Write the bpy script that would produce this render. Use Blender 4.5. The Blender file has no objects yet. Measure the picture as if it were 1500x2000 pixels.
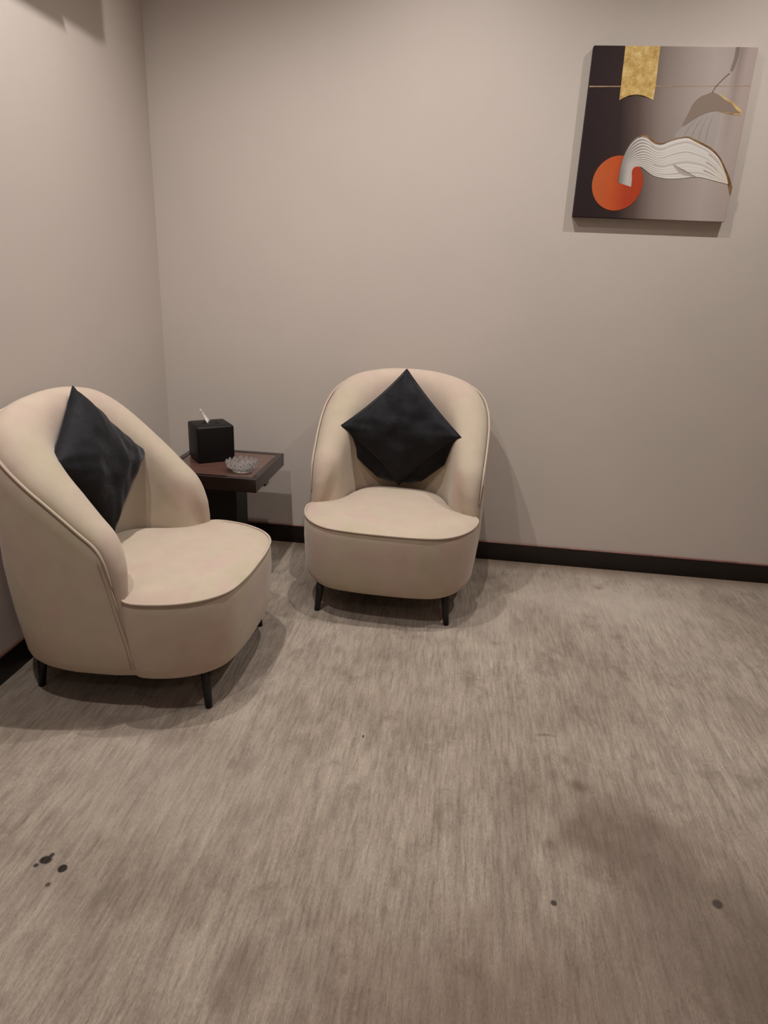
import bpy, bmesh, math, random
import numpy as np
from mathutils import Matrix, Vector, noise
random.seed(4)
C = bpy.context.scene.collection
sc = bpy.context.scene
PI = math.pi

# ------------------------------------------------------------------ camera
cam_d = bpy.data.cameras.new('camera')
cam = bpy.data.objects.new('camera', cam_d); C.objects.link(cam)
right = Vector((0.9915403, 0.1226929, 0.0423613))
up = Vector((-0.0807958, 0.3279804, 0.9412231))
fwd = Vector((-0.1015877, 0.9366832, -0.3351188))
M = Matrix((right, up, -fwd)).transposed().to_4x4()
M.translation = Vector((0, 0, 1.35))
cam.matrix_world = M
cam_d.sensor_fit = 'HORIZONTAL'; cam_d.sensor_width = 36
cam_d.lens = 36 * 1316.75 / 1500
cam_d.clip_start = 0.02
sc.camera = cam

# ------------------------------------------------------------------ room dimensions
BACK, LEFT, RIGHT, FRONT, CEIL = 3.204, -1.4594, 2.75, -2.3, 3.1

# ------------------------------------------------------------------ world, exposure
w = bpy.data.worlds.new('world'); sc.world = w; w.use_nodes = True
w.node_tree.nodes['Background'].inputs[0].default_value = (0.9, 0.8, 0.7, 1)
w.node_tree.nodes['Background'].inputs[1].default_value = 0.02
sc.view_settings.view_transform = 'Standard'; sc.view_settings.look = 'None'
sc.view_settings.gamma = 1; sc.view_settings.use_curve_mapping = False
sc.view_settings.exposure = 0.0

# ceiling downlights: x, y, watts; the last is an added fill lamp
DOWNLIGHTS = [(-0.08, 2.42, 85, 130), (1.20, 2.42, 86, 130), (-0.95, 2.00, 106, 132), (-0.95, 0.85, 75, 132), (1.20, -1.1, 40, 150)]
LAMP_COLOR = (1.0, 0.985, 0.955)

# ------------------------------------------------------------------ helpers
def lin(r, g=None, b=None):
    f = lambda c: (c/255/12.92) if c/255 <= 0.04045 else ((c/255+0.055)/1.055)**2.4
    return (f(r), f(g), f(b), 1)

def link(name, me, m, parent=None, smooth=True):
    o = bpy.data.objects.new(name, me); C.objects.link(o)
    if m: me.materials.append(m)
    if smooth and len(me.polygons): me.polygons.foreach_set('use_smooth', [True]*len(me.polygons))
    if parent: o.parent = parent
    return o

def mesh(name, verts, faces, m, parent=None, smooth=True):
    me = bpy.data.meshes.new(name)
    me.from_pydata([tuple(map(float, v)) for v in verts], [], faces); me.update()
    return link(name, me, m, parent, smooth)

def frombm(name, bm, m, parent=None, smooth=False):
    bmesh.ops.recalc_face_normals(bm, faces=bm.faces)
    me = bpy.data.meshes.new(name); bm.to_mesh(me); bm.free()
    return link(name, me, m, parent, smooth)

def box_bm(x0, x1, y0, y1, z0, z1, bev=0, seg=2, bm=None):
    b = bmesh.new()
    bmesh.ops.create_cube(b, size=1)
    for v in b.verts:
        v.co = Vector(((x0+x1)/2 + v.co.x*(x1-x0), (y0+y1)/2 + v.co.y*(y1-y0), (z0+z1)/2 + v.co.z*(z1-z0)))
    if bev: bmesh.ops.bevel(b, geom=list(b.edges), offset=bev, segments=seg, affect='EDGES', profile=0.5)
    if bm is not None:
        me = bpy.data.meshes.new('tmp'); b.to_mesh(me); b.free(); bm.from_mesh(me); bpy.data.meshes.remove(me)
        return bm
    return b

def grid_faces(nu, nv, wrap_u=False, wrap_v=False, off=0):
    f = []
    for i in range(nu if wrap_u else nu-1):
        for j in range(nv if wrap_v else nv-1):
            a = i*nv+j; b = i*nv+(j+1) % nv; c = ((i+1) % nu)*nv+(j+1) % nv; d = ((i+1) % nu)*nv+j
            f.append((off+a, off+b, off+c, off+d))
    return f

def spline(pts, n, closed=False):
    """points -> n points evenly spaced along a Catmull-Rom curve"""
    P = np.array(pts, float)
    if closed: Q = np.vstack([P[-1], P, P[0], P[1]])
    else: Q = np.vstack([2*P[0]-P[1], P, 2*P[-1]-P[-2]])
    out = []
    for i in range(1, len(Q)-2):
        p0, p1, p2, p3 = Q[i-1], Q[i], Q[i+1], Q[i+2]
        t1 = np.linalg.norm(p1-p0)**.5+1e-9; t2 = t1+np.linalg.norm(p2-p1)**.5+1e-9; t3 = t2+np.linalg.norm(p3-p2)**.5+1e-9
        for t in np.linspace(t1, t2, 24, endpoint=False):
            A1 = (t1-t)/t1*p0+t/t1*p1; A2 = (t2-t)/(t2-t1)*p1+(t-t1)/(t2-t1)*p2; A3 = (t3-t)/(t3-t2)*p2+(t-t2)/(t3-t2)*p3
            B1 = (t2-t)/t2*A1+t/t2*A2; B2 = (t3-t)/(t3-t1)*A2+(t-t1)/(t3-t1)*A3
            out.append((t2-t)/(t2-t1)*B1+(t-t1)/(t2-t1)*B2)
    out.append(P[0] if closed else P[-1])
    out = np.array(out)
    d = np.concatenate([[0], np.cumsum(np.linalg.norm(np.diff(out, axis=0), axis=1))])
    s = np.linspace(0, d[-1], n, endpoint=not closed)
    return np.stack([np.interp(s, d, out[:, k]) for k in range(P.shape[1])], 1)

def tube(name, path, r, m, parent=None, seg=8, closed=False):
    P = np.array(path, float); n = len(P)
    rr = np.full(n, r) if np.isscalar(r) else np.array(r)
    vs = []; ref = np.array([0.13, 0.21, 0.97])
    for i in range(n):
        a = P[(i-1) % n] if (closed or i > 0) else P[i]; b = P[(i+1) % n] if (closed or i < n-1) else P[i]
        t = (b-a)/(np.linalg.norm(b-a)+1e-12)
        if i == 0:
            u = np.cross(t, ref)
        else:
            u = u - t*np.dot(u, t)
        u /= np.linalg.norm(u)+1e-12; v = np.cross(t, u)
        for k in range(seg):
            q = 2*PI*k/seg; vs.append(P[i]+rr[i]*(math.cos(q)*u+math.sin(q)*v))
    f = grid_faces(n, seg, closed, True)
    if not closed:
        f.append(tuple(range(seg))[::-1]); f.append(tuple((n-1)*seg+k for k in range(seg)))
    return mesh(name, vs, f, m, parent)

def empty(name, loc, rz, label, cat, group=None):
    o = bpy.data.objects.new(name, None); C.objects.link(o)
    o.location = loc; o.rotation_euler = (0, 0, rz)
    o['label'] = label; o['category'] = cat
    if group: o['group'] = group
    return o

def struct(o, label=None):
    o['kind'] = 'structure'
    if label: o['label'] = label
    return o

# ------------------------------------------------------------------ materials
class N:
    def __init__(s, name):
        s.m = bpy.data.materials.new(name); s.m.use_nodes = True; s.t = s.m.node_tree
        s.b = s.t.nodes['Principled BSDF']
    def new(s, typ, **kw):
        n = s.t.nodes.new(typ)
        for k, v in kw.items(): setattr(n, k, v)
        return n
    def set(s, **kw):
        for k, v in kw.items(): s.b.inputs[k.replace('_', ' ')].default_value = v
        return s
    def lk(s, a, b): s.t.links.new(a, b)
    def coord(s, scale=(1, 1, 1), rot=(0, 0, 0)):
        tc = s.new('ShaderNodeTexCoord'); mp = s.new('ShaderNodeMapping')
        mp.inputs['Scale'].default_value = scale; mp.inputs['Rotation'].default_value = rot
        s.lk(tc.outputs['Object'], mp.inputs['Vector']); return mp.outputs['Vector']
    def noise(s, vec, scale, detail=4, rough=.5, dist=0):
        n = s.new('ShaderNodeTexNoise'); n.inputs['Scale'].default_value = scale; n.inputs['Detail'].default_value = detail
        n.inputs['Roughness'].default_value = rough; n.inputs['Distortion'].default_value = dist
        s.lk(vec, n.inputs['Vector']); return n.outputs['Fac']
    def ramp(s, fac, stops):
        r = s.new('ShaderNodeValToRGB'); e = r.color_ramp.elements
        e[0].position, e[0].color = stops[0]; e[1].position, e[1].color = stops[-1]
        for p_, c_ in stops[1:-1]:
            q = e.new(p_); q.color = c_
        s.lk(fac, r.inputs['Fac']); return r.outputs['Color']
    def mix(s, fac, a, b, mode='MIX'):
        n = s.new('ShaderNodeMix', data_type='RGBA', blend_type=mode)
        for sock, val in ((n.inputs[0], fac), (n.inputs[6], a), (n.inputs[7], b)):
            if hasattr(val, 'is_linked'): s.lk(val, sock)
            else: sock.default_value = val
        return n.outputs[2]
    def math(s, op, a, b=0.0, c=0.0):
        n = s.new('ShaderNodeMath', operation=op)
        for k, v in enumerate((a, b, c)):
            if hasattr(v, 'is_linked'): s.lk(v, n.inputs[k])
            else: n.inputs[k].default_value = v
        return n.outputs[0]
    def bump(s, h, strength, dist=0.01):
        n = s.new('ShaderNodeBump'); n.inputs['Strength'].default_value = strength; n.inputs['Distance'].default_value = dist
        s.lk(h, n.inputs['Height']); s.lk(n.outputs['Normal'], s.b.inputs['Normal'])
    def color(s, c): s.lk(c, s.b.inputs['Base Color']); return s

def plain(name, rgb, rough=.5, **kw):
    n = N(name).set(Base_Color=lin(*rgb), Roughness=rough, **kw); return n.m

def wall_mat():
    n = N('taupe_wallpaper').set(Roughness=.75, Specular_IOR_Level=.25)
    v = n.coord()
    f = n.noise(v, 2.2, 3)
    n.color(n.ramp(f, [(.3, lin(196, 184, 175)), (.7, lin(200, 187, 178))]))
    h = n.noise(n.coord((1, 1, 1)), 420, 2)
    n.bump(h, .12, .002)
    return n.m

def carpet_mat():
    n = N('worn_cut_pile_carpet').set(Roughness=.95, Specular_IOR_Level=.1)
    n.set(Sheen_Weight=.15, Sheen_Roughness=.5)
    v = n.coord()
    big = n.noise(n.coord((1, .8, 1)), 1.6, 5, .6, .4)
    col = n.ramp(big, [(.28, lin(147, 131, 117)), (.5, lin(168, 152, 138)), (.72, lin(184, 169, 155))])
    # brushed pile: soft strokes along the room's depth
    lo = n.noise(n.coord((30, 2.6, 1)), 1, 3, .6)
    col = n.mix(.45, col, n.ramp(lo, [(.28, (.62, .61, .60, 1)), (.5, (1, 1, 1, 1)), (.75, (1.3, 1.3, 1.29, 1))]), 'MULTIPLY')
    pat = n.noise(n.coord((7, 5, 1)), 1, 5, .65, .4)
    col = n.mix(.6, col, n.ramp(pat, [(.30, (.74, .72, .70, 1)), (.5, (1, 1, 1, 1)), (.72, (1.16, 1.16, 1.15, 1))]), 'MULTIPLY')
    st = n.noise(n.coord((105, 11, 1)), 1, 4, .62, .35)
    col = n.mix(.6, col, n.ramp(st, [(.27, (.50, .48, .46, 1)), (.5, (1, 1, 1, 1)), (.75, (1.42, 1.41, 1.4, 1))]), 'MULTIPLY')
    fine = n.noise(n.coord((380, 90, 1)), 1, 3, .7)
    col = n.mix(.5, col, n.ramp(fine, [(.25, (.5, .49, .48, 1)), (.75, (1.42, 1.42, 1.42, 1))]), 'MULTIPLY')
    # smudges
    sm = n.noise(n.coord((5, 3.5, 1)), 1.6, 6, .68, .5)
    col = n.mix(n.ramp(sm, [(.55, (0, 0, 0, 1)), (.72, (.52, .52, .52, 1))]), col, lin(98, 80, 66))
    # fixed patches: brown wear and spills, painted light and shade, darker spots
    tc = n.new('ShaderNodeTexCoord')
    wob = n.new('ShaderNodeTexNoise'); wob.inputs['Scale'].default_value = 9; wob.inputs['Detail'].default_value = 4
    n.lk(tc.outputs['Object'], wob.inputs['Vector'])
    wv = n.new('ShaderNodeVectorMath', operation='MULTIPLY_ADD')
    n.lk(wob.outputs['Color'], wv.inputs[0])
    def spot(x, y, rx, ry, amt, colr, wobble, soft=.5):
        nonlocal col
        a = n.new('ShaderNodeVectorMath', operation='MULTIPLY_ADD')
        n.lk(wob.outputs['Color'], a.inputs[0]); a.inputs[1].default_value = (wobble, wobble, 0)
        n.lk(tc.outputs['Object'], a.inputs[2])
        s_ = n.new('ShaderNodeVectorMath', operation='SUBTRACT'); n.lk(a.outputs[0], s_.inputs[0])
        s_.inputs[1].default_value = (x+wobble/2, y+wobble/2, 0)
        m_ = n.new('ShaderNodeVectorMath', operation='MULTIPLY'); n.lk(s_.outputs[0], m_.inputs[0]); m_.inputs[1].default_value = (1/rx, 1/ry, 0)
        l_ = n.new('ShaderNodeVectorMath', operation='LENGTH'); n.lk(m_.outputs[0], l_.inputs[0])
        f = n.new('ShaderNodeMapRange'); f.inputs['From Min'].default_value = 1; f.inputs['From Max'].default_value = soft
        f.inputs['To Min'].default_value = 0; f.inputs['To Max'].default_value = amt; f.interpolation_type = 'SMOOTHSTEP'
        n.lk(l_.outputs['Value'], f.inputs['Value'])
        col = n.mix(f.outputs[0], col, colr)
    br = lin(104, 84, 70)
    lit_tint = lin(202, 187, 173)  # brighter floor under the lamps, painted into the carpet colour
    spot(-.72, 1.42, .55, .36, .25, lit_tint, .4, 0)
    spot(-.95, .95, .45, .3, .12, lit_tint, .4, 0)
    spot(.75, 2.82, .75, .30, .6, lit_tint, .4, 0)
    spot(.2, 2.55, .25, .3, .3, lit_tint, .3, 0)
    spot(.50, 1.45, .26, .30, .66, br, .35, 0)
    spot(.75, 1.10, .55, .46, .72, lin(106, 86, 74), .35, 0)  # traffic wear, strengthened to paint light falling off toward the viewer
    spot(.15, .90, .60, .36, .62, lin(118, 93, 78), .35, 0)  # more wear with the same painted falloff
    spot(-.36, .93, .07, .12, .35, lin(104, 80, 70), .12, 0)
    spot(.344, 1.813, .05, .012, .6, br, .05, 0)
    spot(.386, 1.708, .022, .03, .5, br, .05, 0)
    spot(.41, 1.615, .06, .045, .7, br, .09, 0)
    spot(.32, 1.378, .025, .03, .5, br, .05, 0)
    spot(.301, 1.206, .010, .010, .9, lin(60, 48, 40), .02)
    spot(.682, 1.265, .014, .016, .9, lin(66, 52, 44), .02)
    spot(-.218, 1.712, .004, .010, .9, lin(60, 48, 40), .006)
    spot(.182, 2.955, .16, .16, .55, lin(112, 92, 76), .25, 0)  # darker brown patch right of the back wall chair
    spot(.70, 2.965, .05, .04, .5, br, .08, 0)
    spot(-.60, 2.72, .16, .22, .45, lin(100, 82, 68), .2, 0)  # darker patch left of the back wall chair
    spot(-.9, 1.62, .34, .1, .35, lin(110, 92, 80), .2, 0)  # left chair's cast shadow strip, painted on the carpet
    dk = lin(42, 34, 28)
    spot(-.892, 1.131, .020, .015, 1, dk, .028, .6)
    spot(-.886, 1.146, .007, .009, .9, dk, .012, .6)
    spot(-.841, 1.114, .013, .013, 1, dk, .010, .7)
    spot(-.850, 1.068, .009, .009, .8, dk, .016, .4)
    spot(-.907, 1.114, .008, .008, .9, dk, .012, .5)
    # grime along the skirting
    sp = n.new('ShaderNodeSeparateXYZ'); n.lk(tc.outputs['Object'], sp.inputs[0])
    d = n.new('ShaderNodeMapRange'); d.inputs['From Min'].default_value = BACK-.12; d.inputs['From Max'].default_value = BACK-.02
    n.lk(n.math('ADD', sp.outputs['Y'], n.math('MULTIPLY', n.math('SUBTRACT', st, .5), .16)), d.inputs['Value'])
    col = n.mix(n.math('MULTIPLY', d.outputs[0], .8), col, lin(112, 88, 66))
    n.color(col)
    n.bump(n.math('ADD', n.math('MULTIPLY', fine, .6), n.math('MULTIPLY', st, 1.4)), .7, .012)
    return n.m

def suede_mat():
    n = N('beige_suede').set(Roughness=.85, Specular_IOR_Level=.15, Sheen_Weight=.25, Sheen_Roughness=.45)
    v = n.coord()
    a = n.noise(v, 5, 3, .5, .6)
    col = n.ramp(a, [(.3, lin(183, 169, 146)), (.5, lin(187, 169, 151)), (.72, lin(187, 163, 150))])
    b = n.noise(v, 14, 4, .6)
    col = n.mix(.35, col, n.ramp(b, [(.3, (.86, .85, .84, 1)), (.7, (1.1, 1.1, 1.1, 1))]), 'MULTIPLY')
    n.color(col)
    n.bump(n.math('ADD', n.math('MULTIPLY', n.noise(v, 700, 2), .3), n.noise(v, 9, 3)), .12, .008)
    return n.m

def velvet_mat():
    n = N('charcoal_velvet').set(Roughness=.7, Specular_IOR_Level=.2, Sheen_Weight=.5, Sheen_Roughness=.35)
    n.b.inputs['Sheen Tint'].default_value = lin(150, 150, 160)
    v = n.coord()
    a = n.noise(v, 12, 4, .6, 1.0)
    n.color(n.ramp(a, [(.3, lin(17, 16, 18)), (.7, lin(32, 30, 34))]))
    n.bump(n.noise(v, 26, 3, .5, .8), .25, .01)
    return n.m

def wood_mat(name, c0, c1, rough, along=(1, 14, 14), coat=.0):
    n = N(name).set(Roughness=rough, Coat_Weight=coat, Coat_Roughness=.15)
    a = n.noise(n.coord(along), 6, 5, .6, .6)
    n.color(n.ramp(a, [(.3, lin(*c0)), (.7, lin(*c1))])); return n.m

WALL = wall_mat(); CARPET = carpet_mat(); SUEDE = suede_mat(); VELVET = velvet_mat()
CEILING = plain('matt_ceiling_paint', (225, 220, 212), .9)
SKIRT = wood_mat('dark_skirting_wood', (13, 6, 6), (22, 11, 10), .35, (3, 3, 20))
SKIRT_TOP = wood_mat('worn_skirting_edge', (104, 68, 60), (138, 98, 88), .4, (3, 3, 20))
DARKWOOD = wood_mat('dark_table_wood', (25, 11, 9), (36, 17, 14), .3, (2, 14, 14), .3)
TOPWOOD = wood_mat('reddish_table_veneer', (84, 58, 50), (102, 72, 62), .3, (2, 12, 12), .4)
BLACKLEG = plain('black_leg_metal', (8, 7, 7), .45)
PEDESTAL = plain('black_pedestal_laminate', (10, 10, 10), .5)
LEATHER = N('black_leather'); LEATHER.set(Base_Color=lin(11, 7, 7), Roughness=.5, Specular_IOR_Level=.3)
LEATHER.bump(LEATHER.noise(LEATHER.coord(), 220, 3), .15, .003); LEATHER = LEATHER.m
UNDER = plain('black_underside_cloth', (16, 15, 15), .95)
TISSUE = plain('white_tissue', (238, 228, 220), .9)
SEAMDARK = plain('seam_thread', (158, 137, 119), .9)
GLASS = N('clear_cut_glass').set(Base_Color=(1, 1, 1, 1), Roughness=.0, IOR=1.55, Transmission_Weight=.93).m
WHITEPL = plain('white_plastic', (232, 230, 226), .4)
VENTDARK = plain('vent_dark', (30, 30, 30), .7)
STEEL = plain('brushed_trim', (200, 198, 192), .35, Metallic=.8)
LENS = N('lit_lens').set(Base_Color=(1, 1, 1, 1), Emission_Color=LAMP_COLOR+(1,), Emission_Strength=40.0).m

# ------------------------------------------------------------------ room shell
def slab(name, *b): return struct(frombm(name, box_bm(*b), None))
T = .12
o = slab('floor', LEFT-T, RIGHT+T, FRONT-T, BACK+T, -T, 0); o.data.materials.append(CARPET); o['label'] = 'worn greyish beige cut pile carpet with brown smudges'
o = slab('ceiling', LEFT-T, RIGHT+T, FRONT-T, BACK+T, CEIL, CEIL+T); o.data.materials.append(CEILING)
o = slab('wall_back', LEFT-T, RIGHT+T, BACK, BACK+T, 0, CEIL); o.data.materials.append(WALL); o['label'] = 'plain taupe papered wall behind the chairs'
o = slab('wall_left', LEFT-T, LEFT, FRONT-T, BACK, 0, CEIL); o.data.materials.append(WALL); o['label'] = 'plain taupe papered wall on the left'
o = slab('wall_right', RIGHT, RIGHT+T, FRONT-T, BACK, 0, CEIL); o.data.materials.append(WALL)
o = slab('wall_front', LEFT, RIGHT, FRONT-T, FRONT, 0, CEIL); o.data.materials.append(WALL)

def baseboard(name, x0, x1, y0, y1, capbox):
    o = struct(frombm(name, box_bm(x0, x1, y0, y1, 0, .088), SKIRT), 'low dark brown wooden skirting board')
    c = frombm('top_edge', box_bm(*capbox, .088, .0965, .002, 1), SKIRT_TOP, o); return o
t = .013
baseboard('baseboard_back', LEFT, RIGHT, BACK-t, BACK, (LEFT+.004, RIGHT, BACK-t+.002, BACK))
baseboard('baseboard_left', LEFT, LEFT+t, FRONT, BACK-t, (LEFT, LEFT+t-.002, FRONT, BACK-t))
baseboard('baseboard_right', RIGHT-t, RIGHT, FRONT, BACK-t, (RIGHT-t+.002, RIGHT, FRONT, BACK-t))

# ------------------------------------------------------------------ downlights in the ceiling
def lathe(name, prof, seg, m, parent=None, smooth=True):
    vs = [(r*math.cos(2*PI*k/seg), r*math.sin(2*PI*k/seg), z) for r, z in prof for k in range(seg)]
    f = [tuple(reversed(q)) for q in grid_faces(len(prof), seg, False, True)]
    return mesh(name, vs, f, m, parent, smooth)
spots = ['above the chair by the back wall', 'above the right end of the back wall', 'above the chair by the left wall', 'by the left wall in front of the chairs', 'added as unseen fill on the right side behind the viewer']
for (x, y, wt, beam), where in zip(DOWNLIGHTS, spots):
    e = empty('ceiling_downlight', (x, y, CEIL), 0, 'round recessed ceiling downlight ' + where, 'light', 'ceiling downlights')
    lathe('trim_ring', [(.052, -.004), (.054, -.012), (.068, -.010), (.074, -.001), (.074, 0)], 32, STEEL, e)
    lathe('lens', [(.0001, -.003), (.05, -.004), (.052, -.006)], 32, LENS, e)
    ld = bpy.data.lights.new('downlight_lamp', 'SPOT'); ld.energy = wt; ld.color = LAMP_COLOR
    ld.spot_size = math.radians(beam); ld.spot_blend = 1.0; ld.shadow_soft_size = .014
    lo = bpy.data.objects.new('downlight_lamp', ld); C.objects.link(lo); lo.parent = e; lo.location = (0, 0, -.045)

# ------------------------------------------------------------------ armchair
RIM = [(.352, -.081, .168), (.354, -.070, .244), (.358, -.049, .347), (.362, -.031, .447), (.366, -.014, .525), (.368, .006, .566),
       (.371, .054, .612), (.374, .124, .676), (.373, .194, .735), (.362, .258, .790), (.335, .314, .838), (.285, .354, .875),
       (.21, .379, .894), (.11, .392, .906), (0, .396, .909)]
INNER = [(.344, -.080), (.338, -.064), (.314, -.044), (.276, -.024), (.250, -.004), (.240, .014), (.231, .052), (.222, .100), (.207, .142), (.184, .178), (.155, .205), (.122, .224), (.086, .235), (.043, .242), (0, .244)]
BODY = [(0, -.358), (.14, -.352), (.225, -.334), (.287, -.290), (.332, -.225), (.356, -.155), (.363, -.085), (.350, -.054), (.308, -.032), (.260, .004),
        (.229, .062), (.205, .125), (.168, .185), (.105, .222), (0, .234)]
TH = .132

bk_ = lambda v: v
def mirror(pts): return [tuple(q) for q in pts] + [(-q[0],)+tuple(q[1:]) for q in reversed(pts[:-1])]

def make_chair(loc, rz, label):
    t = empty('tub_armchair', loc, rz, label, 'armchair', 'pair of beige tub chairs')
    # --- backrest shell, one continuous wrap from left front to right front
    both = spline([a_+b_ for a_, b_ in zip(mirror(RIM), mirror(INNER))], 181)
    R = both[:, :3].copy(); IN = both[:, 3:]
    n = len(R)
    tan = np.gradient(R, axis=0); pl = np.hypot(tan[:, 0], tan[:, 1])+1e-9
    T2 = np.stack([tan[:, 0]/pl, tan[:, 1]/pl, np.zeros(n)], 1)
    # plan direction smoothed so the steep front ends keep facing forward
    inward = np.stack([-T2[:, 1], T2[:, 0], np.zeros(n)], 1)
    steep = np.clip((.60-R[:, 2])/.12, 0, 1)[:, None]
    side = np.where(R[:, :1] > 0, -1.0, 1.0)
    inward = inward*(1-steep) + steep*np.concatenate([side, np.zeros((n, 2))], 1)
    inward /= np.linalg.norm(inward, axis=1)[:, None]
    u = tan/np.linalg.norm(tan, axis=1)[:, None]
    Nn = np.cross(inward, u); Nn /= np.linalg.norm(Nn, axis=1)[:, None]
    Nn *= np.sign(Nn[:, 2:3]+1e-6*1)
    Nn = np.where((np.abs(Nn[:, 2:3]) < .35) & (Nn[:, 1:2] > 0), -Nn, Nn)
    h = R[:, 2]
    back = np.clip((R[:, 1]-.12)/.28, 0, 1)
    verts = []; K = 0
    for i in range(n):
        O = R[i]; th = TH + .012*back[i]
        prof = []
        zb = .122
        # outer face: bottom -> rim, tapering in towards the floor
        top = O[2]-.006
        for z in [.1225, .124, .130, .146, .170] + list(np.linspace(.2, 1, 8)*(top-.17)+.17):
            f = (z-zb)/max(top-zb, .01)
            z = min(z, top)
            q = np.clip((.45-z)/.33, 0, 1)
            ins = .030*bk_(back[i])*q + .004*q**2 + np.interp(z, [.1225, .124, .130, .146, .170, .23], [.052, .040, .022, .010, .004, 0])
            belly = .006*math.sin(PI*np.clip(f, 0, 1))
            P = O + inward[i]*(ins-belly); P = np.array([P[0], P[1], z]); prof.append(P)
        # seam groove
        prof.append(O + inward[i]*.008 - Nn[i]*.006)
        # padded rim rolling over into the inner face, as one soft curve
        bk = back[i]
        zi = max(min(.355, O[2]-.04), .135)
        dz = O[2]-zi
        lerp = lambda a_, b_: a_+(b_-a_)*bk
        key = [(.05, .002, 0), (.14, lerp(.022, .020), 0), (.38, lerp(.037, .034), 0), (lerp(.66, .58), lerp(.032, .022), 0),
               (lerp(.86, .75), lerp(.010, .000), 0), (lerp(.945, .86), 0, -min(.045, dz*.3)), (lerp(.97, .93), 0, -min(.13, dz*.5)),
               (1.0, 0, -dz*.80), (1.0, 0, -dz)]
        vin = np.array([IN[i, 0]-O[0], IN[i, 1]-O[1], 0])
        fd = np.clip((O[2]-.20)/.22, 0, 1)*min(1, np.linalg.norm(vin)/.10)
        pts3 = [O + vin*a_ + Nn[i]*b_*fd + np.array([0, 0, c_]) for a_, b_, c_ in key]
        prof += list(spline(pts3, 26))
        K = len(prof); verts += prof
    mesh('backrest', verts, [tuple(reversed(q)) for q in grid_faces(n, K)], SUEDE, t)
    # --- piping along the rim: thick on the slope, flat seam down the front
    top_ = h > .43
    rr = np.interp(h[top_], [.43, .56], [.0012, .0046])
    tube('rim_piping', (R + Nn*.001)[top_], rr, SUEDE, t, 8)
    for sgn, dy_ in ((1, .004), (-1, .004), (1, .015), (-1, .015)):
        seam = spline([((q[0]+.0005)*sgn, q[1]+dy_, max(q[2], .150)) for q in RIM[:5]], 40)
        seam[:, 0] += sgn*(.003 if dy_ < .01 else .0062)
        tube('side_seam', seam, .0015, SEAMDARK, t, 6)
    # --- lower upholstered body
    B = spline(mirror(BODY)[:-1], 200, True); nb = len(B)
    tb = np.roll(B, -1, 0)-np.roll(B, 1, 0); tb /= np.linalg.norm(tb, axis=1)[:, None]
    outw = np.stack([tb[:, 1], -tb[:, 0]], 1)
    def ring(ins, z, k=0):
        f = np.clip((-.06-B[:, 1])/.1, 0, 1)[:, None]
        return [(x, y, z) for x, y in (B - outw*(ins))]
    lv = [(.075, .122), (.045, .123), (.024, .130), (.012, .146), (.006, .170), (.001, .23), (-.003, .30), (-.002, .36), (.002, .392), (.006, .398)]
    vs = []
    for ins, z in lv: vs += ring(ins, z)
    f = grid_faces(len(lv), nb, False, True)
    f.append(tuple(range(nb)))
    mesh('seat_base', vs, f, SUEDE, t)
    # --- seat pad with a gentle crown
    cen = np.array([0, -.06]); vs = []; kk = 14
    ring0 = B - outw*.004
    for k in range(kk):
        s = 1-(k/(kk-1))**1.6*.985
        for x, y in ring0:
            X, Y = cen[0]+(x-cen[0])*s, cen[1]+(y-cen[1])*s
            d = np.sqrt(((ring0-np.array([X, Y]))**2).sum(1).min())
            vs.append((X, Y, .396 + .030*(1-math.exp(-d/.055)) + .012*np.clip((Y+.12)/.3, 0, 1)))
    f = grid_faces(kk, nb, False, True); f.append(tuple((kk-1)*nb+k for k in range(nb)))
    mesh('seat', vs, f, SUEDE, t)
    fr = np.roll(B - outw*.0005, nb//2, 0); fr = fr[fr[:, 1] < -.030]
    tube('seat_piping', [(x, y, .3975) for x, y in fr], .0042, SUEDE, t, 8)
    # --- black cloth underside
    vs = [(x, y, z) for z in (.112, .126) for x, y in [(.25, -.22), (.28, .0), (.27, .18), (.20, .26), (.0, .30), (-.20, .26), (-.27, .18), (-.28, 0), (-.25, -.22), (-.17, -.25), (.17, -.25)]]
    m_ = 11; f = [tuple(range(m_))[::-1], tuple(range(m_, 2*m_))] + [(k, (k+1) % m_, m_+(k+1) % m_, m_+k) for k in range(m_)]
    mesh('underside', vs, f, UNDER, t, False)
    for x, y in ((-.272, -.272), (.272, -.272), (-.262, .312), (.262, .312)):
        dx, dy = (.009 if x > 0 else -.009), (.007 if y > 0 else -.007)
        tube('leg', [(x-dx*1.5, y-dy*1.5, .128), (x-dx*.75, y-dy*.75, .064), (x, y, .0)], [.0160, .0140, .0115], BLACKLEG, t, 14)
    return t

make_chair((-.254, 2.75, 0), math.radians(-2), 'beige suede tub chair against the back wall under the bare wall')
make_chair((-1.003, 2.043, 0), math.radians(89.5), 'beige suede tub chair against the left wall, turned sideways to the room')

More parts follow.
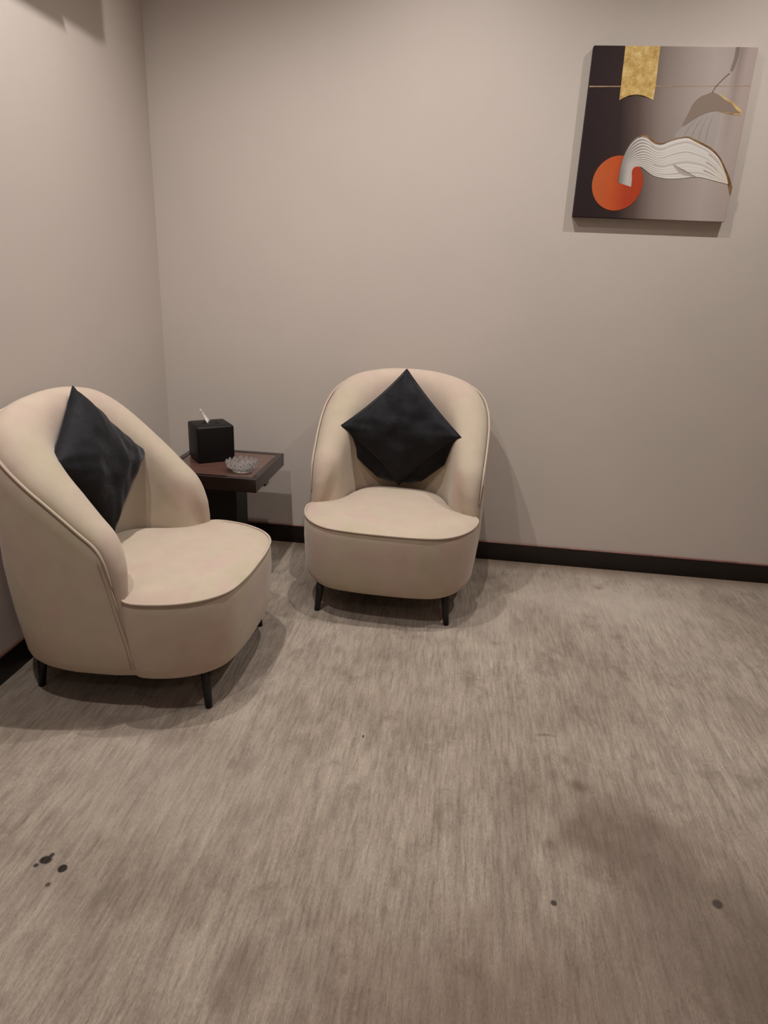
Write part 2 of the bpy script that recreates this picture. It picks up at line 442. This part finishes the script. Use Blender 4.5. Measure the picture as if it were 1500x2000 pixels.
# ------------------------------------------------------------------ pillows
def make_pillow(loc, ang, h, bend, sag, label, seed):
    a, b, g = ang
    rng = np.random.RandomState(seed)
    nn = 49; s = np.linspace(-1, 1, nn); L = h*.707
    ph = rng.rand(12)*6.28
    vs = []
    for side in (1, -1):
        for i in range(nn):
            for j in range(nn):
                uu, vv = s[i], s[j]
                pin = .06
                x = uu*(1-pin*(1-vv*vv))*L; z = vv*(1-pin*(1-uu*uu))*L
                prof = (max(0, 1-abs(uu)**2.2)*max(0, 1-abs(vv)**2.2))**.48
                th = (.082 if side == 1 else .035)*prof
                r = math.hypot(uu, vv); q = math.atan2(vv, uu)
                # creases running in from the edges and corners
                nv = noise.noise(Vector((uu*1.7+seed, vv*1.7, seed*.7)))*.016 + noise.noise(Vector((uu*3.4, vv*3.4+seed, 1.3)))*.007
                # folds gathered towards the corners
                cr = (abs(uu)*abs(vv))**1.5
                nv += .007*cr*math.sin(16*(uu-vv*math.copysign(1, uu*vv))+ph[2])
                wr = nv*prof**.6
                edge = 0
                y = -side*(th+wr*side*.0+wr) + edge*.4
                # diamond: corner down
                X = (x-z)*.7071*1.02; Z = (x+z)*.7071
                if side == -1:    # the rear sags sideways and down behind the lower edges
                    lo = min(max(-Z/(.45*h), 0), 1)
                    X += math.copysign(sag, X)*min(1, abs(X)/.03)*lo*prof**.35; Z = max(Z-.3*sag*lo*prof**.35, -.25)
                    y += .03*lo*prof**.5
                Y = y - bend*(X/h)**2
                vs.append((X, Y, Z))
    f1 = grid_faces(nn, nn); f2 = [tuple(reversed(q)) for q in grid_faces(nn, nn, off=nn*nn)]
    me_o = mesh('throw_pillow', vs, f1+f2, VELVET)
    bm = bmesh.new(); bm.from_mesh(me_o.data); bmesh.ops.remove_doubles(bm, verts=bm.verts, dist=.0006)
    bmesh.ops.recalc_face_normals(bm, faces=bm.faces); bm.to_mesh(me_o.data); bm.free()
    Rm = Matrix.Rotation(a, 4, 'Z') @ Matrix.Rotation(b, 4, 'X') @ Matrix.Rotation(g, 4, 'Y')
    me_o.matrix_world = Matrix.Translation(loc) @ Rm
    me_o['label'] = label; me_o['category'] = 'pillow'; me_o['group'] = 'charcoal velvet pillows'
    # sewn edge as a fine cord
    s2 = np.linspace(-1, 1, 40)[:-1]
    e = [(q, -1) for q in s2] + [(1, q) for q in s2] + [(-q, 1) for q in s2] + [(-1, -q) for q in s2]
    path = []
    for uu, vv in e:
        x = uu*(1-.06*(1-vv*vv))*L; z = vv*(1-.06*(1-uu*uu))*L
        X = (x-z)*.7071*1.02; Z = (x+z)*.7071
        path.append((X, -bend*(X/h)**2, Z))
    tube('edge_seam', path, .0028, VELVET, me_o, 6, True)
    return me_o
make_pillow((-.253, 2.945, .697), (-.04, -.06, .012), .260, .095, .12, 'black velvet pillow standing on its corner in the back wall chair', 3)
make_pillow((-1.203, 2.045, .718), (1.52, -.308, .165), .249, .04, .0, 'charcoal velvet pillow propped on its corner in the left wall chair', 8)

# ------------------------------------------------------------------ side table
tb = empty('side_table', (-1.062, 2.875, 0), 0, 'dark wooden square side table in the corner between the chairs', 'table')
x0, x1, y0, y1 = -.224, .224, -.226, .226
fw = .028
bm = bmesh.new()
for b in ((x0, x1, y0, y0+fw), (x0, x1, y1-fw, y1), (x0, x0+fw, y0+fw, y1-fw), (x1-fw, x1, y0+fw, y1-fw)):
    box_bm(*b, .440, .500, .0015, 1, bm)
frombm('table_frame', bm, DARKWOOD, tb)
frombm('table_top', box_bm(x0+fw+.0015, x1-fw-.0015, y0+fw+.0015, y1-fw-.0015, .455, .4975, .001, 1), TOPWOOD, tb)
frombm('support_beam', box_bm(-.20, .205, -.02, .03, .405, .4395, .002, 1), DARKWOOD, tb)
frombm('pedestal', box_bm(-.14, .092, -.10, .055, .02, .405, .003, 1), PEDESTAL, tb)
frombm('foot_plate', box_bm(-.19, .15, -.17, .12, 0, .02, .003, 1), PEDESTAL, tb)

# ------------------------------------------------------------------ tissue box
tx = empty('tissue_box', (-1.137, 2.935, .500), math.radians(37), 'black leather cube tissue box on the side table', 'tissue box')
tx.location.z = .4985; tx.scale = (1.1, 1.1, 1.04)
bm = box_bm(-.078, .078, -.073, .073, 0, .160, .010, 3)
box = frombm('case', bm, LEATHER, tx, True)
# oval dispenser opening: dark recess ring on the lid
seg = 28
prof = [(1.25, .1602), (1.18, .1622), (1.04, .1620), (1.0, .1604), (.98, .1608), (0.001, .1606)]
vs = [(.030*r*math.cos(2*PI*k/seg), .022*r*math.sin(2*PI*k/seg), z) for r, z in prof[:4] for k in range(seg)]
mesh('opening_rim', vs, [tuple(reversed(q)) for q in grid_faces(4, seg, False, True)], LEATHER, tx)
vs = [(.030*math.cos(2*PI*k/seg), .022*math.sin(2*PI*k/seg), .1606) for k in range(seg)]
mesh('opening', vs, [tuple(range(seg))], plain('box_opening_dark', (6, 4, 4), .9), tx, False)
# a corner of tissue standing up
vs = []; nu, nv = 8, 7
for i in range(nu):
    f = i/(nu-1)
    for j in range(nv):
        g = j/(nv-1)-.5
        wdt = .034*(1-f)**.8+.001
        vs.append((-.008-.030*f + g*wdt*.6, .006*math.sin(g*7)+.010*f + g*wdt*.55, .1605+.060*f))
me = mesh('tissue', vs, grid_faces(nu, nv), TISSUE, tx)
sd = me.modifiers.new('thickness', 'SOLIDIFY'); sd.thickness = .0012

# ------------------------------------------------------------------ glass ashtray
def ashtray():
    seg = 96; npet = 16
    prof = [(.0005, .004), (.030, .004), (.036, .0), (.040, .002), (.043, .010), (.058, .020), (.067, .031), (.071, .042), (.069, .046),
            (.064, .043), (.060, .034), (.052, .022), (.040, .014), (.020, .012), (.0005, .012)]
    vs = []
    for i, (r, z) in enumerate(prof):
        amt = 1.0 if 4 <= i <= 10 else 0
        for k in range(seg):
            q = 2*PI*k/seg
            c = abs(math.cos(npet*q/2))
            rr = r*(1-.055*amt*(1-c)); zz = z + (0.014*(c-.6) if 6 <= i <= 9 else 0)
            if 4 <= i <= 6: rr *= 1+.02*math.cos(npet*q*2)
            vs.append((rr*math.cos(q), rr*math.sin(q), zz))
    f = grid_faces(len(prof), seg, False, True)
    f.append(tuple(range(seg))[::-1]); f.append(tuple((len(prof)-1)*seg+k for k in range(seg)))
    me = bpy.data.meshes.new('ashtray'); me.from_pydata(vs, [], f)
    bm = bmesh.new(); bm.from_mesh(me); o = frombm('ashtray', bm, GLASS, None, False)
    o.location = (-.937, 2.765, .4985)
    o['label'] = 'clear cut glass ashtray with scalloped rim on the side table'; o['category'] = 'ashtray'
ashtray()

# ------------------------------------------------------------------ canvas picture on the back wall
ART={
'ribbon_l':[(0.1191,0.6197),(0.1207,0.5824),(0.1217,0.5352),(0.1235,0.4827),(0.1245,0.4309)],
'ribbon_r':[(0.2508,0.6209),(0.2520,0.5838),(0.2538,0.5369),(0.2564,0.4846),(0.2556,0.4331)],
'ribbon_b':[(0.1245,0.4309),(0.1409,0.4404),(0.1613,0.4485),(0.1878,0.4518),(0.2153,0.4484),(0.2352,0.4419),(0.2556,0.4331)],
'line':[(-0.0032,0.4770),(0.6194,0.4874)],
'disc':[(0.1639,0.1334),(0.0616,0.1295),(0.2648,0.1508),(0.1798,0.0306),(0.1512,0.2339)],
'outer':[(0.1637,0.1350),(0.1652,0.1792),(0.1699,0.2205),(0.1809,0.2565),(0.1981,0.2872),(0.2251,0.3069),(0.2533,0.3025),(0.2869,0.2817),(0.3150,0.2773),(0.3454,0.2905),(0.3815,0.3013),(0.4133,0.3050),(0.4773,0.2809),(0.5134,0.2618),(0.5458,0.2349),(0.5754,0.1952),(0.5951,0.1651),(0.6026,0.1473)],
'inner':[(0.2193,0.1208),(0.2181,0.1495),(0.2142,0.1805),(0.2215,0.1936),(0.2462,0.1958),(0.2707,0.1820),(0.3014,0.1648),(0.3473,0.1557),(0.3970,0.1560),(0.4347,0.1607),(0.4780,0.1644),(0.5347,0.1542),(0.6001,0.1406)],
'edge':[(0.2207,0.3003),(0.2330,0.3091),(0.2527,0.3060),(0.2743,0.2914),(0.2922,0.2828),(0.3171,0.2808),(0.3452,0.2915),(0.3813,0.3023),(0.4131,0.3059),(0.4335,0.2984),(0.4773,0.2809),(0.5131,0.2633),(0.5453,0.2374),(0.5749,0.1977),(0.5951,0.1651),(0.6079,0.1372)],
'tip':[(0.5982,0.1421),(0.6182,0.1349),(0.6175,0.0961)],
'leaf':[(0.3841,0.3460),(0.3974,0.3903),(0.4118,0.4270),(0.4342,0.4490),(0.4539,0.4565),(0.4735,0.4639),(0.5017,0.4548),(0.5313,0.4385),(0.5605,0.4246),(0.5823,0.4082),(0.5985,0.3988),(0.5939,0.3905),(0.5617,0.3933),(0.5127,0.3997),(0.4762,0.3966),(0.4467,0.3839),(0.4180,0.3663)],
'leafgold':[(0.5012,0.4572),(0.5308,0.4409),(0.5602,0.4261),(0.5792,0.4105),(0.5987,0.3978),(0.5939,0.3905),(0.5619,0.3923),(0.5129,0.3987),(0.5391,0.4002),(0.5676,0.4031),(0.5718,0.4080),(0.5536,0.4197),(0.5265,0.4361)],
'petal':[(0.3590,0.3058),(0.3801,0.3385),(0.4180,0.3663),(0.4467,0.3839),(0.4767,0.3942),(0.5130,0.3982),(0.5203,0.3487),(0.5175,0.3092),(0.5125,0.2668),(0.4770,0.2824),(0.4300,0.3023),(0.3970,0.3056)],
'stem':[(0.4740,0.4616),(0.4812,0.4783),(0.4936,0.4951),(0.5107,0.5142),(0.5260,0.5285)],
'stem2':[(0.5313,0.5356),(0.5364,0.5613),(0.5399,0.5867),(0.5393,0.6216)],
'fold':[(0.3712,0.2077),(0.4191,0.1859),(0.4698,0.1642),(0.4393,0.1659),(0.4045,0.1753)],
}

W_, H_ = .6148, .6169
pic = empty('canvas_picture', (.4000, BACK, 1.6034), 0, 'square unframed abstract canvas with orange disc and gold ribbon on back wall', 'picture')
DEP = .031
def print_mat():
    n = N('canvas_print').set(Roughness=.6, Specular_IOR_Level=.2)
    tc = n.new('ShaderNodeTexCoord'); sp = n.new('ShaderNodeSeparateXYZ'); n.lk(tc.outputs['Object'], sp.inputs[0])
    u = n.math('DIVIDE', sp.outputs['X'], W_); v = n.math('DIVIDE', sp.outputs['Z'], H_)
    # the dark field leans further right lower down the print
    vb = n.math('ABSOLUTE', n.math('SUBTRACT', v, .55))
    sh = n.math('ADD', u, n.math('MULTIPLY', n.math('SUBTRACT', v, .5), .10))
    nz = n.noise(n.coord((1, 1, 2)), 3, 2)
    sh = n.math('ADD', sh, n.math('MULTIPLY', n.math('SUBTRACT', nz, .5), .08))
    col = n.ramp(sh, [(.05, lin(42, 30, 31)), (.24, lin(52, 38, 37)), (.36, lin(88, 72, 66)), (.50, lin(140, 125, 117)), (.66, lin(163, 149, 142)), (.80, lin(176, 163, 156)), (1.0, lin(170, 152, 145))])
    # blurred upright stem shade on the right, strongest at the top
    g = n.math('SUBTRACT', 1.0, n.math('MINIMUM', 1.0, n.math('MULTIPLY', n.math('ABSOLUTE', n.math('SUBTRACT', u, .905)), 22)))
    g2 = n.new('ShaderNodeMapRange'); g2.inputs['From Min'].default_value = .35; g2.inputs['From Max'].default_value = .95; n.lk(v, g2.inputs['Value'])
    col = n.mix(n.math('MULTIPLY', n.math('MULTIPLY', g, g2.outputs[0]), .5), col, lin(104, 86, 80))
    n.color(col)
    n.bump(n.noise(n.coord(), 900, 2), .1, .001)
    return n.m
frombm('canvas', box_bm(0, W_, -DEP, 0, 0, H_, .0015, 1), print_mat(), pic)

def gold_mat(name, c0, c1, c2, metal=.55):
    n = N(name).set(Roughness=.38, Metallic=metal)
    a = n.noise(n.coord(), 26, 6, .75, .1)
    n.color(n.ramp(a, [(.32, lin(*c0)), (.5, lin(*c1)), (.68, lin(*c2))]))
    n.bump(n.noise(n.coord(), 300, 3), .3, .002); return n.m
GOLD = gold_mat('gold_leaf', (178, 130, 66), (214, 178, 108), (240, 214, 152), .2)
BRONZE = gold_mat('bronze_edge', (112, 76, 44), (150, 112, 70), (190, 154, 104))
LEVEL = [0]
def flat(name, pts, m, nn=0, label=None, closed=True):
    """a shape lying on the canvas face, as thin as a layer of foil"""
    LEVEL[0] += 1
    yo = -DEP-.0002-.00007*LEVEL[0]
    P = spline(pts, nn, True) if nn else np.array(pts)
    k = len(P)
    vs = [(x, yo, z) for x, z in P] + [(x, -DEP+.0002, z) for x, z in P]
    bm = bmesh.new(); V = [bm.verts.new(v) for v in vs]
    top = bm.faces.new(V[:k]); bm.faces.new(V[k:][::-1])
    for i in range(k): bm.faces.new((V[i], V[(i+1) % k], V[k+(i+1) % k], V[k+i]))
    bmesh.ops.triangulate(bm, faces=[f for f in bm.faces if len(f.verts) > 4])
    o = frombm(name, bm, m, pic)
    if label: o['label'] = label
    return o
def ribbon(name, pts, wd, m, nn=40, label=None):
    P = spline(pts, nn); tt = np.gradient(P, axis=0); tt /= np.linalg.norm(tt, axis=1)[:, None]
    nrm = np.stack([-tt[:, 1], tt[:, 0]], 1); wd = np.interp(np.linspace(0, 1, nn), np.linspace(0, 1, len(wd)), wd)[:, None]
    LEVEL[0] += 1
    yo = -DEP-.0002-.00007*LEVEL[0]
    A_, B_ = P+nrm*wd/2, P-nrm*wd/2
    vs = [(x, yo, z) for x, z in A_] + [(x, yo, z) for x, z in B_]
    vs += [(x, -DEP+.0002, z) for x, z in A_] + [(x, -DEP+.0002, z) for x, z in B_]
    f = []
    for i in range(nn-1):
        f += [(i, nn+i, nn+i+1, i+1), (i, i+1, 2*nn+i+1, 2*nn+i), (nn+i+1, nn+i, 3*nn+i, 3*nn+i+1)]
    o = mesh(name, vs, f, m, pic, False)
    if label: o['label'] = label
    return o
def clampx(p): return [(min(max(x, 0.0005), W_-.0005), min(max(z, .0005), H_-.0005)) for x, z in p]

lr = clampx(ART['line'])
ribbon('gold_line', [lr[0], lr[1]], [.0042, .0036, .0022, .0018], gold_mat('line_gold', (150, 118, 92), (176, 142, 112), (200, 168, 136), .2), 30, 'thin gold line across the canvas')
def softmat(name, rgb, alpha):
    n = N(name).set(Base_Color=lin(*rgb), Roughness=.6, Alpha=alpha, Specular_IOR_Level=.2); return n.m
ribbon('blurred_stem', clampx(ART['stem2']), [.012, .014, .015], softmat('blurred_stem_print', (104, 82, 74), .30), 30)
flat('pale_petal', ART['petal'], softmat('pale_petal_print', (196, 184, 178), .55), 60)
for k in range(4):
    f = .2+.2*k
    a0 = np.array(ART['petal'][0])*(1-f)+np.array(ART['petal'][8])*f; a1 = np.array(ART['petal'][2])*(1-f)+np.array(ART['petal'][5])*f
    ribbon('petal_fold', [tuple(a0), tuple((a0+a1)/2+np.array([-.004, .004])), tuple(a1)], [.0005, .004, .003, .0008], softmat('petal_fold_print', (164, 150, 144), .35), 20)
flat('brown_leaf', ART['leaf'], plain('brown_leaf_print', (134, 116, 103), .6), 90)
ribbon('stem', ART['stem'], [.0035, .0028, .0035], plain('stem_print', (92, 74, 68), .6), 24)
def frag(*ids): return [ART['leafgold'][i] for i in ids]
ribbon('leaf_gold_edge', frag(0, 1, 2, 3, 4), [.003, .005, .006, .009, .008], GOLD, 40)
ribbon('leaf_gold_edge', frag(7, 6, 5, 4), [.001, .0025, .004, .004], GOLD, 30)
rib = ART['ribbon_l'][:-1] + ART['ribbon_b'] + ART['ribbon_r'][:-1][::-1]
flat('gold_ribbon', clampx(rib), GOLD, 0, 'wide gold leaf band hanging from the top edge')
def disc_mat():
    n = N('orange_disc_print').set(Roughness=.6, Specular_IOR_Level=.2)
    tc = n.new('ShaderNodeTexCoord'); sp = n.new('ShaderNodeSeparateXYZ'); n.lk(tc.outputs['Object'], sp.inputs[0])
    q = n.math('ADD', n.math('MULTIPLY', sp.outputs['X'], 5.0), n.math('MULTIPLY', n.math('SUBTRACT', n.noise(n.coord((1, 1, 3)), 16, 3), .5), .25))
    n.color(n.ramp(q, [(.3, lin(186, 94, 50)), (.7, lin(190, 84, 42)), (1.0, lin(172, 62, 34)), ])); return n.m
dm = disc_mat()
cx, cz, rx, rz_ = .1632, .1318, .1016, .1030
flat('orange_disc', [(cx+rx*math.cos(q), cz+rz_*math.sin(q)) for q in np.linspace(0, 2*PI, 65)[:-1]], dm, 0, 'flat orange disc')

# pleated white fan: strips swept from the stem base to the right edge
NS, NL = 28, 72
Oc = spline(ART['outer'], NL); Ic = spline(ART['inner'], NL)
LEVEL[0] += 1
yo = -DEP-.0002-.00007*LEVEL[0]
fanm = N('white_fan_print').set(Roughness=.45, Specular_IOR_Level=.3)
at = fanm.new('ShaderNodeVertexColor'); at.layer_name = 'print'; fanm.color(at.outputs['Color'])
vs, fs, cols = [], [], []
for i in range(NL):
    f = i/(NL-1)
    for j in range(NS+1):
        g = j/NS
        g2 = g + .10*math.sin(PI*g)*math.sin(2*PI*f)*(1-f)
        P = Oc[i]*(1-g2)+Ic[i]*g2
        vs.append((P[0], yo, P[1]))
rng = np.random.RandomState(2)
jit = rng.rand(NS+1)
for i in range(NL-1):
    f = i/(NL-1)
    for j in range(NS):
        a = i*(NS+1)+j; fs.append((a, a+1, a+NS+2, a+NS+1))
        light = np.array([224, 216, 210.]); dark = np.array([150, 138, 130.])
        wash = np.clip((f-.25)/.22, 0, 1)
        k = max(0, (.55-j/NS))*1.6*np.clip(1-f/.34, 0, 1)
        dk = dark*(.92-.70*k); lt = light*(1-.40*k)
        c = lt*(1-.05*jit[j]) if j % 2 else dk*(.85*(1-wash)+.14*wash)+lt*(.15*(1-wash)+.86*wash)
        if wash > .5 and j % 7 == 3: c = np.array([188, 178, 170.])
        if f > .76 and j % 8 == 5 and .1 < j/NS < .95: c = np.array([160, 144, 126.])
        if f > .85: c = c*.7+np.array([228, 212, 188])*.3
        cols.append(lin(*np.clip(c, 0, 255)))
fan = mesh('pleated_fan', vs, fs, fanm.m, pic, False)
fan['label'] = 'white pleated fan shape with fine grey lines'
ca = fan.data.color_attributes.new('print', 'FLOAT_COLOR', 'CORNER')
for p_, c_ in zip(fan.data.polygons, cols):
    for li in p_.loop_indices: ca.data[li].color = c_
sd = fan.modifiers.new('thickness', 'SOLIDIFY'); sd.thickness = .00008; sd.offset = 0
flat('fan_shadow_fold', ART['fold'], plain('fold_print', (176, 164, 157), .6), 30)
ribbon('fold_line', [ART['fold'][0], ART['fold'][1], ART['fold'][2]], [.0008, .0035, .001], plain('fold_line_print', (120, 104, 92), .6), 24)
ribbon('fan_gold_edge', ART['edge'], [.004, .006, .007, .005, .003, .003, .004, .005, .008, .007, .008, .006, .006, .007, .010, .012], BRONZE, 120)
flat('fan_gold_tip', ART['tip'], BRONZE, 0)

# ------------------------------------------------------------------ air conditioner high on the left wall (its shade falls into view)
ac = empty('wall_air_conditioner', (LEFT, 2.06, 2.465), 0, 'white wall air conditioner high on the left wall', 'air conditioner')
bm = bmesh.new()
pr = [(0, .02), (.13, 0), (.185, .0), (.2, .02), (.2, .26), (.17, .29), (0, .29)]
L0, L1 = -.49, .49
k = len(pr)
va = []
for y, s_ in ((L0, .92), (L0+.02, .985), (L0+.05, 1), (L1-.05, 1), (L1-.02, .985), (L1, .92)):
    va.append([bm.verts.new((x*s_ if x > 0 else 0, y, .145+(z-.145)*s_)) for x, z in pr])
for a_, b_ in zip(va[:-1], va[1:]):
    for i in range(k): bm.faces.new((a_[i], a_[(i+1) % k], b_[(i+1) % k], b_[i]))
bm.faces.new(va[0]); bm.faces.new(va[-1][::-1])
frombm('housing', bm, WHITEPL, ac)
frombm('air_flap', box_bm(.13, .195, -.46, .305, -.008, .0005, .002, 1), WHITEPL, ac)
frombm('air_outlet', box_bm(.135, .185, .32, .44, -.0015, .001), VENTDARK, ac)
